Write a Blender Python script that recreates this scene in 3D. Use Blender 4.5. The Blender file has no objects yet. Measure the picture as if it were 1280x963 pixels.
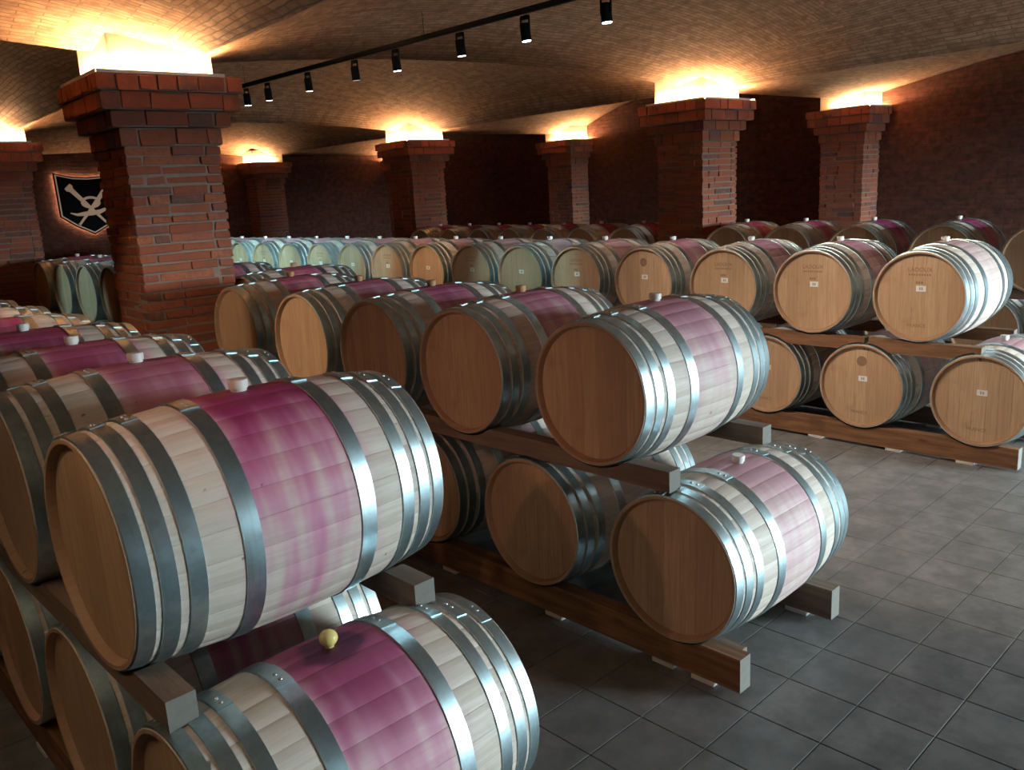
import bpy, bmesh, math, random
from mathutils import Vector, Matrix
random.seed(7)
PI = math.pi
S = bpy.context.scene
COL = S.collection

# ------------------------------------------------------------------ camera
F_PX = 1060.9
CAM = Vector((0.0, 0.0, 2.01))
YAW, PITCH, ROLL = 0.7553, 0.2251, -0.0548
fw = Vector((math.sin(YAW) * math.cos(PITCH), math.cos(YAW) * math.cos(PITCH), -math.sin(PITCH)))
r0 = fw.cross(Vector((0, 0, 1))).normalized()
u0 = r0.cross(fw)
rt = math.cos(ROLL) * r0 + math.sin(ROLL) * u0
up = -math.sin(ROLL) * r0 + math.cos(ROLL) * u0
cd = bpy.data.cameras.new('camera')
cam = bpy.data.objects.new('camera', cd)
COL.objects.link(cam)
cam.matrix_world = Matrix(((rt.x, up.x, -fw.x, CAM.x), (rt.y, up.y, -fw.y, CAM.y), (rt.z, up.z, -fw.z, CAM.z), (0, 0, 0, 1)))
cd.sensor_fit = 'HORIZONTAL'
cd.sensor_width = 36
cd.lens = 36 * F_PX / 1280
cd.clip_start = 0.05
S.camera = cam

# ------------------------------------------------------------------ world: pale daylight sky outside the window wall
w = bpy.data.worlds.new('sky')
S.world = w
w.use_nodes = True
wt = w.node_tree
bg = wt.nodes['Background']
tcw = wt.nodes.new('ShaderNodeTexCoord'); spw = wt.nodes.new('ShaderNodeSeparateXYZ'); rmw = wt.nodes.new('ShaderNodeValToRGB')
wt.links.new(tcw.outputs['Generated'], spw.inputs[0]); wt.links.new(spw.outputs['Z'], rmw.inputs[0]); wt.links.new(rmw.outputs[0], bg.inputs[0])
rmw.color_ramp.elements[0].position = 0.0; rmw.color_ramp.elements[0].color = (0.035, 0.045, 0.05, 1)      # ground outside
rmw.color_ramp.elements[1].position = 0.02; rmw.color_ramp.elements[1].color = (0.70, 0.91, 1.0, 1)        # overcast sky
bg.inputs[1].default_value = 120.0

S.view_settings.view_transform = 'Standard'
S.view_settings.look = 'None'
S.view_settings.exposure = 0.0
S.view_settings.gamma = 1.0
S.view_settings.use_curve_mapping = False

LED_STRENGTH = 370.0
SPOT_W = 60.0

# ------------------------------------------------------------------ building frame (turned 3.2 degrees against the barrel rows)
ANG = math.radians(3.2)
EX = Vector((math.cos(ANG), -math.sin(ANG), 0))
EY = Vector((math.sin(ANG), math.cos(ANG), 0))
P1 = Vector((2.735, 6.72, 0))
def bw(a, b, z=0.0):
    return P1 + a * EX + b * EY + Vector((0, 0, z))

# ------------------------------------------------------------------ helpers
def mesh_of(name, bm):
    me = bpy.data.meshes.new(name)
    bm.to_mesh(me)
    bm.free()
    return me

def link(name, me, mats=None, parent=None, loc=None, rot=None):
    o = bpy.data.objects.new(name, me)
    COL.objects.link(o)
    if mats is not None and me is not None and len(me.materials) == 0:
        for m in (mats if isinstance(mats, (list, tuple)) else [mats]):
            me.materials.append(m)
    if parent is not None:
        o.parent = parent
    if loc is not None:
        o.location = loc
    if rot is not None:
        o.rotation_euler = rot
    return o

def tag(o, label=None, cat=None, group=None, kind=None):
    if label: o['label'] = label
    if cat: o['category'] = cat
    if group: o['group'] = group
    if kind: o['kind'] = kind
    return o

def thing(name, label, cat, loc, group=None, rz=0.0):
    o = link(name, None, loc=loc, rot=(0, 0, rz))
    o.empty_display_size = 0.1
    return tag(o, label, cat, group)

def add_box(bm, lo, hi, M=None, jit=0.0):
    vs = []
    for x in (lo[0], hi[0]):
        for y in (lo[1], hi[1]):
            for z in (lo[2], hi[2]):
                v = Vector((x, y, z))
                if jit:
                    v += Vector([random.uniform(-jit, jit) for _ in range(3)])
                vs.append(bm.verts.new(M @ v if M else v))
    for f in ((0, 1, 3, 2), (4, 6, 7, 5), (0, 4, 5, 1), (2, 3, 7, 6), (0, 2, 6, 4), (1, 5, 7, 3)):
        bm.faces.new([vs[i] for i in f])
    return vs

def bevel_all(bm, off, seg=1):
    bmesh.ops.bevel(bm, geom=list(bm.edges), offset=off, segments=seg, profile=0.5, affect='EDGES')

def smooth(me, angle=None):
    for p in me.polygons: p.use_smooth = True
    if angle is not None:
        me.set_sharp_from_angle(angle=math.radians(angle))
    return me

def lathe(bm, prof, n=32, axis='z', close=False, M=None):
    rings = []
    for (r, h) in prof:
        ring = []
        for i in range(n):
            a = 2 * PI * i / n
            if axis == 'z': v = Vector((r * math.cos(a), r * math.sin(a), h))
            else: v = Vector((h, r * math.sin(a), r * math.cos(a)))
            ring.append(bm.verts.new(M @ v if M else v))
        rings.append(ring)
    k = len(rings)
    for j in range(k if close else k - 1):
        A, B = rings[j], rings[(j + 1) % k]
        for i in range(n):
            bm.faces.new((A[i], A[(i + 1) % n], B[(i + 1) % n], B[i]))
    return rings

def cap_ring(bm, ring, flip=False):
    bm.faces.new(ring[::-1] if flip else ring)

def recalc(bm):
    bmesh.ops.recalc_face_normals(bm, faces=list(bm.faces))

# ------------------------------------------------------------------ materials
class NT:
    def __init__(s, name):
        s.m = bpy.data.materials.new(name)
        s.m.use_nodes = True
        s.t = s.m.node_tree
        s.b = s.t.nodes['Principled BSDF']
    def n(s, typ, **kw):
        nd = s.t.nodes.new(typ)
        for k, v in kw.items(): setattr(nd, k, v)
        return nd
    def set(s, sock, v):
        if hasattr(v, 'is_linked') or hasattr(v, 'links'): s.t.links.new(v, sock)
        else: sock.default_value = v
    def math(s, op, a, b=0.0, c=0.0, clamp=False):
        nd = s.n('ShaderNodeMath', operation=op, use_clamp=clamp)
        for i, v in enumerate((a, b, c)): s.set(nd.inputs[i], v)
        return nd.outputs[0]
    def mapr(s, v, a, b, c=0.0, d=1.0):
        nd = s.n('ShaderNodeMapRange', interpolation_type='SMOOTHSTEP')
        for i, q in enumerate((v, a, b, c, d)): s.set(nd.inputs[i], q)
        return nd.outputs[0]
    def mix(s, f, a, b, mode='MIX'):
        nd = s.n('ShaderNodeMix', data_type='RGBA', blend_type=mode)
        s.set(nd.inputs[0], f); s.set(nd.inputs[6], a); s.set(nd.inputs[7], b)
        return nd.outputs[2]
    def xyz(s, x, y, z):
        nd = s.n('ShaderNodeCombineXYZ')
        for i, v in enumerate((x, y, z)): s.set(nd.inputs[i], v)
        return nd.outputs[0]
    def sep(s, v):
        nd = s.n('ShaderNodeSeparateXYZ'); s.set(nd.inputs[0], v); return nd.outputs
    def noise(s, vec, scale, detail=3.0, rough=0.55):
        nd = s.n('ShaderNodeTexNoise')
        if vec is not None: s.set(nd.inputs['Vector'], vec)
        nd.inputs['Scale'].default_value = scale
        nd.inputs['Detail'].default_value = detail
        nd.inputs['Roughness'].default_value = rough
        return nd.outputs[0]
    def attr(s, name):
        nd = s.n('ShaderNodeAttribute', attribute_type='OBJECT', attribute_name=name)
        return nd.outputs['Fac']
    def obj(s): return s.n('ShaderNodeTexCoord').outputs['Object']
    def uv(s): return s.n('ShaderNodeTexCoord').outputs['UV']
    def rnd(s):
        a = s.n('ShaderNodeObjectInfo').outputs['Random']
        b = s.n('ShaderNodeNewGeometry').outputs['Random Per Island']
        return s.math('FRACT', s.math('ADD', a, b))
    def vmul(s, v, k):
        nd = s.n('ShaderNodeVectorMath', operation='MULTIPLY'); s.set(nd.inputs[0], v); nd.inputs[1].default_value = k
        return nd.outputs[0]
    def bump(s, h, strength=0.3, dist=0.01):
        nd = s.n('ShaderNodeBump'); nd.inputs['Strength'].default_value = strength; nd.inputs['Distance'].default_value = dist
        s.set(nd.inputs['Height'], h); s.set(s.b.inputs['Normal'], nd.outputs[0])
    def out(s, col, rough=0.6, metal=0.0, spec=0.5):
        s.set(s.b.inputs['Base Color'], col); s.set(s.b.inputs['Roughness'], rough)
        s.set(s.b.inputs['Metallic'], metal); s.set(s.b.inputs['Specular IOR Level'], spec)
        return s.m

def C(r, g, b): return (r, g, b, 1.0)

def mat_plain(name, col, rough=0.5, metal=0.0, var=0.15, scale=20):
    t = NT(name)
    n = t.noise(t.obj(), scale)
    c = t.mix(t.math('MULTIPLY', n, 1.0), C(*[k * (1 - var) for k in col]), C(*[min(1, k * (1 + var)) for k in col]))
    return t.out(c, rough, metal)

def mat_emit(name, col, strength):
    t = NT(name)
    t.out(C(*col), 0.5)
    t.b.inputs['Emission Color'].default_value = C(*col)
    t.b.inputs['Emission Strength'].default_value = strength
    return t.m

def mat_stave():
    t = NT('stained_oak')
    P = t.obj()
    vr = t.n('ShaderNodeVectorRotate', rotation_type='X_AXIS')
    t.set(vr.inputs['Vector'], P)
    t.set(vr.inputs['Angle'], t.attr('turn'))
    x, y, z = t.sep(vr.outputs[0])
    th = t.math('ARCTAN2', y, z)
    ath = t.math('ABSOLUTE', th)
    seed = t.attr('seed')
    st = t.attr('stain')
    xs = t.math('ADD', x, t.math('MULTIPLY', seed, -0.0015))
    # grain along the stave
    g = t.noise(t.xyz(t.math('MULTIPLY', x, 5.0), t.math('MULTIPLY', th, 26.0), seed), 1.0, 6, 0.62)
    fine = t.noise(t.xyz(t.math('MULTIPLY', x, 18.0), t.math('MULTIPLY', th, 95.0), seed), 1.0, 3)
    blot = t.noise(t.xyz(t.math('MULTIPLY', x, 6.0), t.math('MULTIPLY', th, 2.2), t.math('ADD', seed, 5.0)), 1.0, 4, 0.6)
    wood = t.mix(t.mapr(g, 0.3, 0.72), C(0.58, 0.485, 0.405), C(0.69, 0.60, 0.52))
    wood = t.mix(t.math('MULTIPLY', t.rnd(), 0.14), wood, C(0.50, 0.385, 0.30))
    wood = t.mix(t.math('MULTIPLY', t.mapr(blot, 0.58, 0.78), 0.30), wood, C(0.25, 0.19, 0.16))
    # wine running down from the bung, streaks go around the barrel
    sv = t.noise(t.xyz(t.math('MULTIPLY', x, 15.0), t.math('MULTIPLY', th, 0.8), t.math('ADD', seed, 9.0)), 1.0, 2, 0.5)
    ed = t.noise(t.xyz(t.math('MULTIPLY', x, 5.0), t.math('MULTIPLY', th, 2.5), t.math('ADD', seed, 3.0)), 1.0, 3)
    sv0 = t.math('SUBTRACT', sv, 0.5)
    ax = t.math('ADD', t.math('ABSOLUTE', xs), t.math('MULTIPLY', t.math('SUBTRACT', ed, 0.5), 0.13))
    band = t.mapr(ax, 0.20, 0.11)
    wide = t.mapr(ax, 0.235, 0.13)
    topd = t.mapr(t.math('ADD', ath, t.math('MULTIPLY', sv0, 1.5)), 1.35, 0.2)
    low = t.mapr(t.math('ADD', ath, t.math('MULTIPLY', sv0, 4.2)), 2.9, 0.5)
    pink = t.math('MULTIPLY', t.math('MULTIPLY', wide, low), t.math('MULTIPLY', st, 1.0), clamp=True)
    dark = t.math('MULTIPLY', t.math('MULTIPLY', band, topd), st, clamp=True)
    c = t.mix(pink, wood, C(0.57, 0.20, 0.32))
    c = t.mix(t.math('MULTIPLY', dark, 0.93), c, C(0.27, 0.018, 0.10))
    # wet ring around the bung
    dx = t.math('MULTIPLY', x, x)
    dy = t.math('POWER', t.math('MULTIPLY', th, 0.35), 2.0)
    d = t.math('ADD', t.math('SQRT', t.math('ADD', dx, dy)), t.math('MULTIPLY', t.math('SUBTRACT', ed, 0.5), 0.10))
    ring = t.math('MULTIPLY', t.mapr(d, 0.105, 0.075), t.attr('wet'))
    c = t.mix(t.math('MULTIPLY', ring, 0.85), c, C(0.07, 0.012, 0.045))
    # raw end grain and inner chime
    rr_ = t.math('SQRT', t.math('ADD', t.math('MULTIPLY', y, y), t.math('MULTIPLY', z, z)))
    endm = t.math('MULTIPLY', t.math('GREATER_THAN', t.math('ABSOLUTE', x), 0.438), t.math('LESS_THAN', rr_, 0.3088))
    c = t.mix(endm, c, t.mix(g, C(0.34, 0.19, 0.105), C(0.50, 0.31, 0.19)))
    # black mould specks beside the hoops
    sp = t.noise(t.xyz(t.math('MULTIPLY', x, 22.0), t.math('MULTIPLY', th, 7.0), t.math('ADD', seed, 21.0)), 1.0, 2)
    c = t.mix(t.math('MULTIPLY', t.mapr(sp, 0.74, 0.80), 0.75), c, C(0.035, 0.03, 0.035))
    t.bump(t.math('ADD', t.math('MULTIPLY', g, 0.6), t.math('MULTIPLY', fine, 0.4)), 0.18, 0.004)
    return t.out(c, t.mapr(g, 0.2, 0.8, 0.62, 0.48), 0.0, 0.35)

def mat_head():
    t = NT('oak_head_board')
    P = t.obj()
    r = t.rnd()
    x, y, z = t.sep(P)
    g = t.noise(t.xyz(t.math('MULTIPLY', r, 40.0), t.math('MULTIPLY', y, 90.0), t.math('MULTIPLY', z, 5.0)), 1.0, 5, 0.6)
    b = t.noise(P, 7.0, 3)
    c = t.mix(t.mapr(g, 0.25, 0.75), C(0.46, 0.285, 0.165), C(0.62, 0.42, 0.26))
    c = t.mix(t.math('MULTIPLY', r, 0.6), c, C(0.38, 0.215, 0.12))
    c = t.mix(t.math('MULTIPLY', t.mapr(b, 0.6, 0.8), 0.4), c, C(0.28, 0.15, 0.09))
    t.bump(g, 0.12, 0.003)
    return t.out(c, 0.5, 0.0, 0.35)

def mat_hoop():
    t = NT('galvanised_hoop')
    P = t.obj()
    n = t.noise(P, 18.0, 4, 0.65)
    x, y, z = t.sep(P)
    sc = t.noise(t.xyz(t.math('MULTIPLY', x, 120.0), t.math('MULTIPLY', y, 4.0), t.math('MULTIPLY', z, 4.0)), 1.0, 3)
    c = t.mix(t.mapr(n, 0.3, 0.7), C(0.40, 0.525, 0.555), C(0.58, 0.715, 0.75))
    c = t.mix(t.math('MULTIPLY', t.mapr(sc, 0.55, 0.75), 0.25), c, C(0.28, 0.25, 0.22))
    t.bump(n, 0.05, 0.003)
    return t.out(c, t.mapr(n, 0.3, 0.7, 0.40, 0.30), 0.95, 0.5)

def mat_beam(name, a, b, grey=0.0):
    t = NT(name)
    P = t.obj()
    x, y, z = t.sep(P)
    g = t.noise(t.xyz(t.math('MULTIPLY', x, 30.0), t.math('MULTIPLY', y, 2.2), t.math('MULTIPLY', z, 30.0)), 1.0, 5, 0.6)
    bl = t.noise(P, 3.5, 3)
    kn = t.noise(t.vmul(P, (6, 2.6, 9)), 1.0, 1)
    c = t.mix(t.mapr(g, 0.3, 0.7), C(*a), C(*b))
    c = t.mix(t.math('MULTIPLY', t.mapr(bl, 0.5, 0.75), 0.45), c, C(*[k * 0.45 for k in a]))
    c = t.mix(t.math('MULTIPLY', t.mapr(kn, 0.73, 0.8), 0.8), c, C(0.05, 0.025, 0.015))
    c = t.mix(grey, c, C(0.22, 0.21, 0.19))
    t.bump(g, 0.3, 0.005)
    return t.out(c, 0.7, 0.0, 0.25)

def mat_brick(name, kind):
    t = NT(name)
    r = t.rnd()
    P = t.obj()
    n = t.noise(P, 22.0, 5, 0.65)
    n2 = t.noise(P, 5.0, 3)
    ramp = t.n('ShaderNodeValToRGB')
    cr = ramp.color_ramp
    cr.interpolation = 'LINEAR'
    stops = [(0.0, (0.25, 0.072, 0.040)), (0.3, (0.34, 0.105, 0.052)), (0.55, (0.27, 0.083, 0.05)), (0.72, (0.38, 0.135, 0.07)), (0.88, (0.20, 0.075, 0.055)), (1.0, (0.11, 0.075, 0.065))]
    cr.elements[0].position = 0.0; cr.elements[0].color = C(*stops[0][1])
    cr.elements[1].position = 1.0; cr.elements[1].color = C(*stops[-1][1])
    for p, c in stops[1:-1]:
        e = cr.elements.new(p); e.color = C(*c)
    t.set(ramp.inputs[0], r)
    c = t.mix(t.mapr(n, 0.35, 0.75), ramp.outputs[0], C(0.26, 0.085, 0.05))
    c = t.mix(t.math('MULTIPLY', t.mapr(n2, 0.58, 0.75), 0.55), c, C(0.12, 0.075, 0.06))
    c = t.mix(t.math('MULTIPLY', t.mapr(n, 0.62, 0.72), 0.25), c, C(0.40, 0.30, 0.24))
    t.bump(n, 0.5, 0.006)
    return t.out(c, 0.85, 0.0, 0.2)

def mat_brick_surface(name, cols, mortar, bw_=0.27, rh=0.065, ms=0.010, bumpk=0.5):
    t = NT(name)
    br = t.n('ShaderNodeTexBrick')
    br.offset = 0.5
    uv = t.uv()
    wob = t.noise(uv, 3.0, 2)
    ad = t.n('ShaderNodeVectorMath', operation='ADD')
    t.set(ad.inputs[0], uv)
    wv = t.xyz(0.0, t.math('MULTIPLY', t.math('SUBTRACT', wob, 0.5), 0.05), 0.0)
    t.set(ad.inputs[1], wv)
    t.set(br.inputs['Vector'], ad.outputs[0])
    br.inputs['Color1'].default_value = C(*cols[0])
    br.inputs['Color2'].default_value = C(*cols[1])
    br.inputs['Mortar'].default_value = C(*mortar)
    br.inputs['Scale'].default_value = 1.0
    br.inputs['Mortar Size'].default_value = ms
    br.inputs['Mortar Smooth'].default_value = 0.4
    br.inputs['Bias'].default_value = -0.1
    br.inputs['Brick Width'].default_value = bw_
    br.inputs['Row Height'].default_value = rh
    n = t.noise(uv, 9.0, 5, 0.65)
    n3 = t.noise(t.vmul(uv, (2.5, 17.0, 1.0)), 1.0, 4, 0.7)
    c = t.mix(t.mapr(n, 0.35, 0.75), br.outputs[0], C(*[k * 0.62 for k in cols[1]]))
    c = t.mix(t.math('MULTIPLY', t.mapr(n3, 0.55, 0.75), 0.6), c, C(*[k * 0.45 for k in cols[0]]))
    h = t.math('ADD', t.math('MULTIPLY', br.outputs[1], -1.0), t.math('MULTIPLY', n3, 0.9))
    t.bump(h, bumpk, 0.02)
    return t.out(c, 0.9, 0.0, 0.15)

def mat_tile():
    t = NT('slate_floor_tile')
    P = t.n('ShaderNodeNewGeometry').outputs['Position']
    r = t.rnd()
    n = t.noise(P, 5.0, 5, 0.65)
    n2 = t.noise(P, 28.0, 4, 0.6)
    c = t.mix(t.mapr(n, 0.3, 0.72), C(0.105, 0.10, 0.096), C(0.215, 0.205, 0.195))
    c = t.mix(t.math('MULTIPLY', r, 0.45), c, C(0.125, 0.12, 0.118))
    c = t.mix(t.math('MULTIPLY', n2, 0.2), c, C(0.26, 0.25, 0.24))
    t.bump(n2, 0.15, 0.004)
    return t.out(c, t.mapr(n, 0.3, 0.7, 0.62, 0.48), 0.0, 0.4)

M_STAVE = mat_stave()
M_HEAD = mat_head()
M_HOOP = mat_hoop()
M_RIVET = mat_plain('steel_rivet', (0.5, 0.5, 0.48), 0.35, 0.9)
M_BUNG_W = mat_plain('white_silicone', (0.78, 0.72, 0.66), 0.45)
M_BUNG_Y = mat_plain('amber_glass_stopper', (0.78, 0.62, 0.22), 0.18)
M_BUNG_B = mat_plain('brown_cork', (0.45, 0.24, 0.12), 0.6)
M_BEAM = mat_beam('pine_beam', (0.15, 0.07, 0.036), (0.29, 0.145, 0.072))
M_END = mat_plain('pale_end_grain', (0.17, 0.155, 0.13), 0.8, var=0.25, scale=30)
M_BEAM_DARK = mat_beam('weathered_rail', (0.14, 0.075, 0.045), (0.26, 0.15, 0.09), 0.25)
M_SHIM = mat_plain('white_shim', (0.6, 0.58, 0.55), 0.5)
M_BRICK = mat_brick('red_brick', 0)
M_IMPOST = mat_plain('pale_brick_block', (0.72, 0.55, 0.38), 0.9, var=0.25, scale=9)
M_MORTAR = mat_plain('grey_mortar', (0.23, 0.175, 0.145), 0.95, var=0.3)
M_VAULT = mat_brick_surface('vault_brick', ((0.60, 0.36, 0.22), (0.43, 0.235, 0.14)), (0.27, 0.17, 0.11), 0.30, 0.046, 0.006, 0.4)
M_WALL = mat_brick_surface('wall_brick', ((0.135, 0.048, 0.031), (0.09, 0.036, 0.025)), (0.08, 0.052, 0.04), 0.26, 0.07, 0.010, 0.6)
M_TILE = mat_tile()
M_GROUT = mat_plain('floor_grout', (0.13, 0.125, 0.12), 0.9, var=0.2)
M_LED = mat_emit('warm_led', (1.0, 0.64, 0.33), LED_STRENGTH)
M_BLACK = mat_plain('black_metal', (0.008, 0.008, 0.009), 0.85, 0.0)
M_BLACK.node_tree.nodes['Principled BSDF'].inputs['Specular IOR Level'].default_value = 0.15
M_LENS_C = mat_emit('cool_lens', (0.72, 0.93, 1.0), 22)
M_LENS_W = mat_emit('warm_lens', (1.0, 0.82, 0.6), 7)
M_LENS_D = mat_emit('dim_lens', (0.9, 0.8, 0.7), 0.5)
M_PAPER = mat_plain('white_paper_sticker', (0.82, 0.80, 0.76), 0.6, var=0.05)
M_INK = mat_plain('brand_ink', (0.27, 0.155, 0.092), 0.8, var=.4, scale=60)
M_INK_GREY = mat_plain('grey_print', (0.35, 0.35, 0.36), 0.7)
M_FRAME = mat_plain('window_frame_paint', (0.10, 0.10, 0.11), 0.5)

# ------------------------------------------------------------------ room shell
ZS = 3.085
A_LINES = [-10.8, -6.45, 0.25, 6.75, 10.72]
B_LINES = [-12.7, 0.0, 6.2, 12.75]
def q(u): return 4 * u * (1 - u)
def vault_bays():
    bm = bmesh.new()
    uvl = bm.loops.layers.uv.new('UVMap')
    N = 22
    for i in range(len(A_LINES) - 1):
        for j in range(len(B_LINES) - 1):
            a0, a1, b0, b1 = A_LINES[i], A_LINES[i + 1], B_LINES[j], B_LINES[j + 1]
            edge = i in (0, 3)
            g = []
            for ii in range(N + 1):
                row = []
                u = ii / N
                for jj in range(N + 1):
                    v = jj / N
                    if edge:
                        k = u if i == 3 else 1 - u
                        z = ZS + 0.02 * q(v) + (0.62 * k ** 0.8) * q(v) + 0.16 * q(u) * q(v)
                    else:
                        z = ZS + 0.17 * q(u) + 0.03 * q(v) + 0.72 * (q(u) * q(v)) ** 0.65
                    row.append((bm.verts.new(bw(a0 + (a1 - a0) * u, b0 + (b1 - b0) * v, z)), u, v))
                g.append(row)
            for ii in range(N):
                for jj in range(N):
                    qs = (g[ii][jj], g[ii][jj + 1], g[ii + 1][jj + 1], g[ii + 1][jj])
                    f = bm.faces.new([k[0] for k in qs])
                    f.smooth = True
                    uc, vc = (ii + .5) / N - .5, (jj + .5) / N - .5
                    side = abs(uc) > abs(vc)
                    for lp, k in zip(f.loops, qs):
                        A, B = a0 + (a1 - a0) * k[1], b0 + (b1 - b0) * k[2]
                        lp[uvl].uv = (B, A) if side else (A, B)
    return bm
ce = link('ceiling', mesh_of('ceiling', vault_bays()), M_VAULT)
md = ce.modifiers.new('thickness', 'SOLIDIFY'); md.thickness = 0.12; md.offset = -1.0
tag(ce, 'low vaulted brick ceiling springing from the brick columns', kind='structure')

def wall(name, pa, pb, z1, label, t=0.25, inward=1, holes=()):
    # a wall slab between two floor points with optional rectangular holes (s0, s1, z0, z1)
    bm = bmesh.new()
    uvl = bm.loops.layers.uv.new('UVMap')
    d = (pb - pa); Ln = d.length; d.normalize()
    nrm = Vector((-d.y, d.x, 0)) * inward
    ss = sorted({0.0, Ln} | {h[0] for h in holes} | {h[1] for h in holes})
    zz = sorted({0.0, z1} | {h[2] for h in holes} | {h[3] for h in holes})
    for i in range(len(ss) - 1):
        for j in range(len(zz) - 1):
            s, z = (ss[i] + ss[i + 1]) / 2, (zz[j] + zz[j + 1]) / 2
            if any(h[0] < s < h[1] and h[2] < z < h[3] for h in holes): continue
            vs = add_box(bm, (0, 0, 0), (1, 1, 1))
            for v in vs:
                c = v.co.copy()
                v.co = pa + d * (ss[i] + (ss[i + 1] - ss[i]) * c.x) - nrm * t * c.y + Vector((0, 0, zz[j] + (zz[j + 1] - zz[j]) * c.z))
    recalc(bm)
    for f in bm.faces:
        for lp in f.loops:
            p = lp.vert.co
            lp[uvl].uv = ((p - pa).dot(d) + (p - pa).dot(nrm), p.z)
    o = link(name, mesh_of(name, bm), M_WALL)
    return tag(o, label, kind='structure')
a0, a1, b0, b1 = A_LINES[0], A_LINES[-1], B_LINES[0], B_LINES[-1]
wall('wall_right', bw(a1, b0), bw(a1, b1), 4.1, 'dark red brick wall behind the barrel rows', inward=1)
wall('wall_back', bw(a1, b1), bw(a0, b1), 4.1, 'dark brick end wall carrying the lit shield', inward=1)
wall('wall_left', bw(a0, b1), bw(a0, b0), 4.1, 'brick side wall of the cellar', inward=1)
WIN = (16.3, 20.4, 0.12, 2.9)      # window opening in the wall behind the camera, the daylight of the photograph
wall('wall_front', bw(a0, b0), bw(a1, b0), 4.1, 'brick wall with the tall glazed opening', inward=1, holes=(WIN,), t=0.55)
# window frame with mullions in that opening
wf = link('window_1', None, loc=bw(a0 + WIN[0], b0), rot=(0, 0, -ANG))
tag(wf, 'tall dark framed glazed opening in the brick wall', kind='structure')
bm = bmesh.new()
W, H = WIN[1] - WIN[0], WIN[3] - WIN[2]
for k in range(5):
    xx = W * k / 4
    add_box(bm, (max(0, xx - .03), -0.46, WIN[2]), (min(W, xx + .03), -0.40, WIN[3]))
for zz in (WIN[2], WIN[3] - .06):
    add_box(bm, (0, -0.46, zz), (W, -0.40, zz + .06))
link('window_frame', mesh_of('window_frame', bm), M_FRAME, wf)
pl = bpy.data.lights.new('daylight_portal', 'AREA')
pl.shape = 'RECTANGLE'; pl.size = W; pl.size_y = H
pl.cycles.is_portal = True
po = bpy.data.objects.new('daylight_portal', pl)
COL.objects.link(po)
po.location = bw(a0 + (WIN[0] + WIN[1]) / 2, b0 - 0.57, (WIN[2] + WIN[3]) / 2)
po.rotation_euler = (-PI / 2, 0, -ANG)
po.rotation_euler = (Matrix.Rotation(-ANG, 3, 'Z') @ Matrix.Rotation(PI / 2, 3, 'X')).to_euler()

# floor: slab plus real tiles with recessed joints
TX, TY, TX0, TY0 = 0.3023, 0.2877, 2.6084, 1.535
bm = bmesh.new()
c4 = [bw(a0 - .2, b0 - .2), bw(a1 + .2, b0 - .2), bw(a1 + .2, b1 + .2), bw(a0 - .2, b1 + .2)]
lo = [bm.verts.new(p + Vector((0, 0, -0.15))) for p in c4]
hi = [bm.verts.new(p + Vector((0, 0, -0.004))) for p in c4]
bm.faces.new(hi); bm.faces.new(lo[::-1])
for i in range(4): bm.faces.new((lo[i], lo[(i + 1) % 4], hi[(i + 1) % 4], hi[i]))
floor = tag(link('floor', mesh_of('floor', bm), M_GROUT), 'grey stone tile floor of the cellar', kind='structure')
def tile_bm(bm, cx, cy):
    gx, gy, b = TX / 2 - .0017, TY / 2 - .0017, 0.002
    r = []
    for z, k in ((-0.005, 0), (-0.0015, 0), (0.0, b)):
        r.append([bm.verts.new((cx + sx * (gx - k), cy + sy * (gy - k), z)) for sx, sy in ((-1, -1), (1, -1), (1, 1), (-1, 1))])
    for A, B in zip(r, r[1:]):
        for i in range(4): bm.faces.new((A[i], A[(i + 1) % 4], B[(i + 1) % 4], B[i]))
    bm.faces.new(r[-1])
def project(p):
    d = Vector(p) - CAM
    k = d.dot(fw)
    if k < .1: return None
    return 640 + F_PX * d.dot(rt) / k, 481.5 - F_PX * d.dot(up) / k, k
cand, rest = [], []
for i in range(-38, 40):
    for j in range(-30, 62):
        cx, cy = TX0 + (i + .5) * TX, TY0 + (j + .5) * TY
        rel = Vector((cx, cy, 0)) - P1
        A, B = rel.dot(EX), rel.dot(EY)
        if not (a0 < A < a1 and b0 < B < b1): continue
        p = project((cx, cy, 0))
        under = any(xa + .15 < cx < xa + .8 and cy > 1.7 for xa in (.595, 2.64, 6.05, 8.75))
        if p and -20 < p[0] < 1300 and p[1] < 985 and p[1] > 380 and not under: cand.append((p[2], cx, cy))
        else: rest.append((cx, cy))
cand.sort()
rest += [(x, y) for _, x, y in cand[300:]]
bm = bmesh.new(); tile_bm(bm, 0, 0); tme = mesh_of('tile', bm); tme.materials.append(M_TILE)
for _, x, y in cand[:300]: link('floor_tile', tme, None, floor, (x, y, 0))
bm = bmesh.new()
for x, y in rest: tile_bm(bm, x, y)
tag(link('floor_tiles', mesh_of('floor_tiles', bm), M_TILE, floor), kind='stuff')

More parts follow.
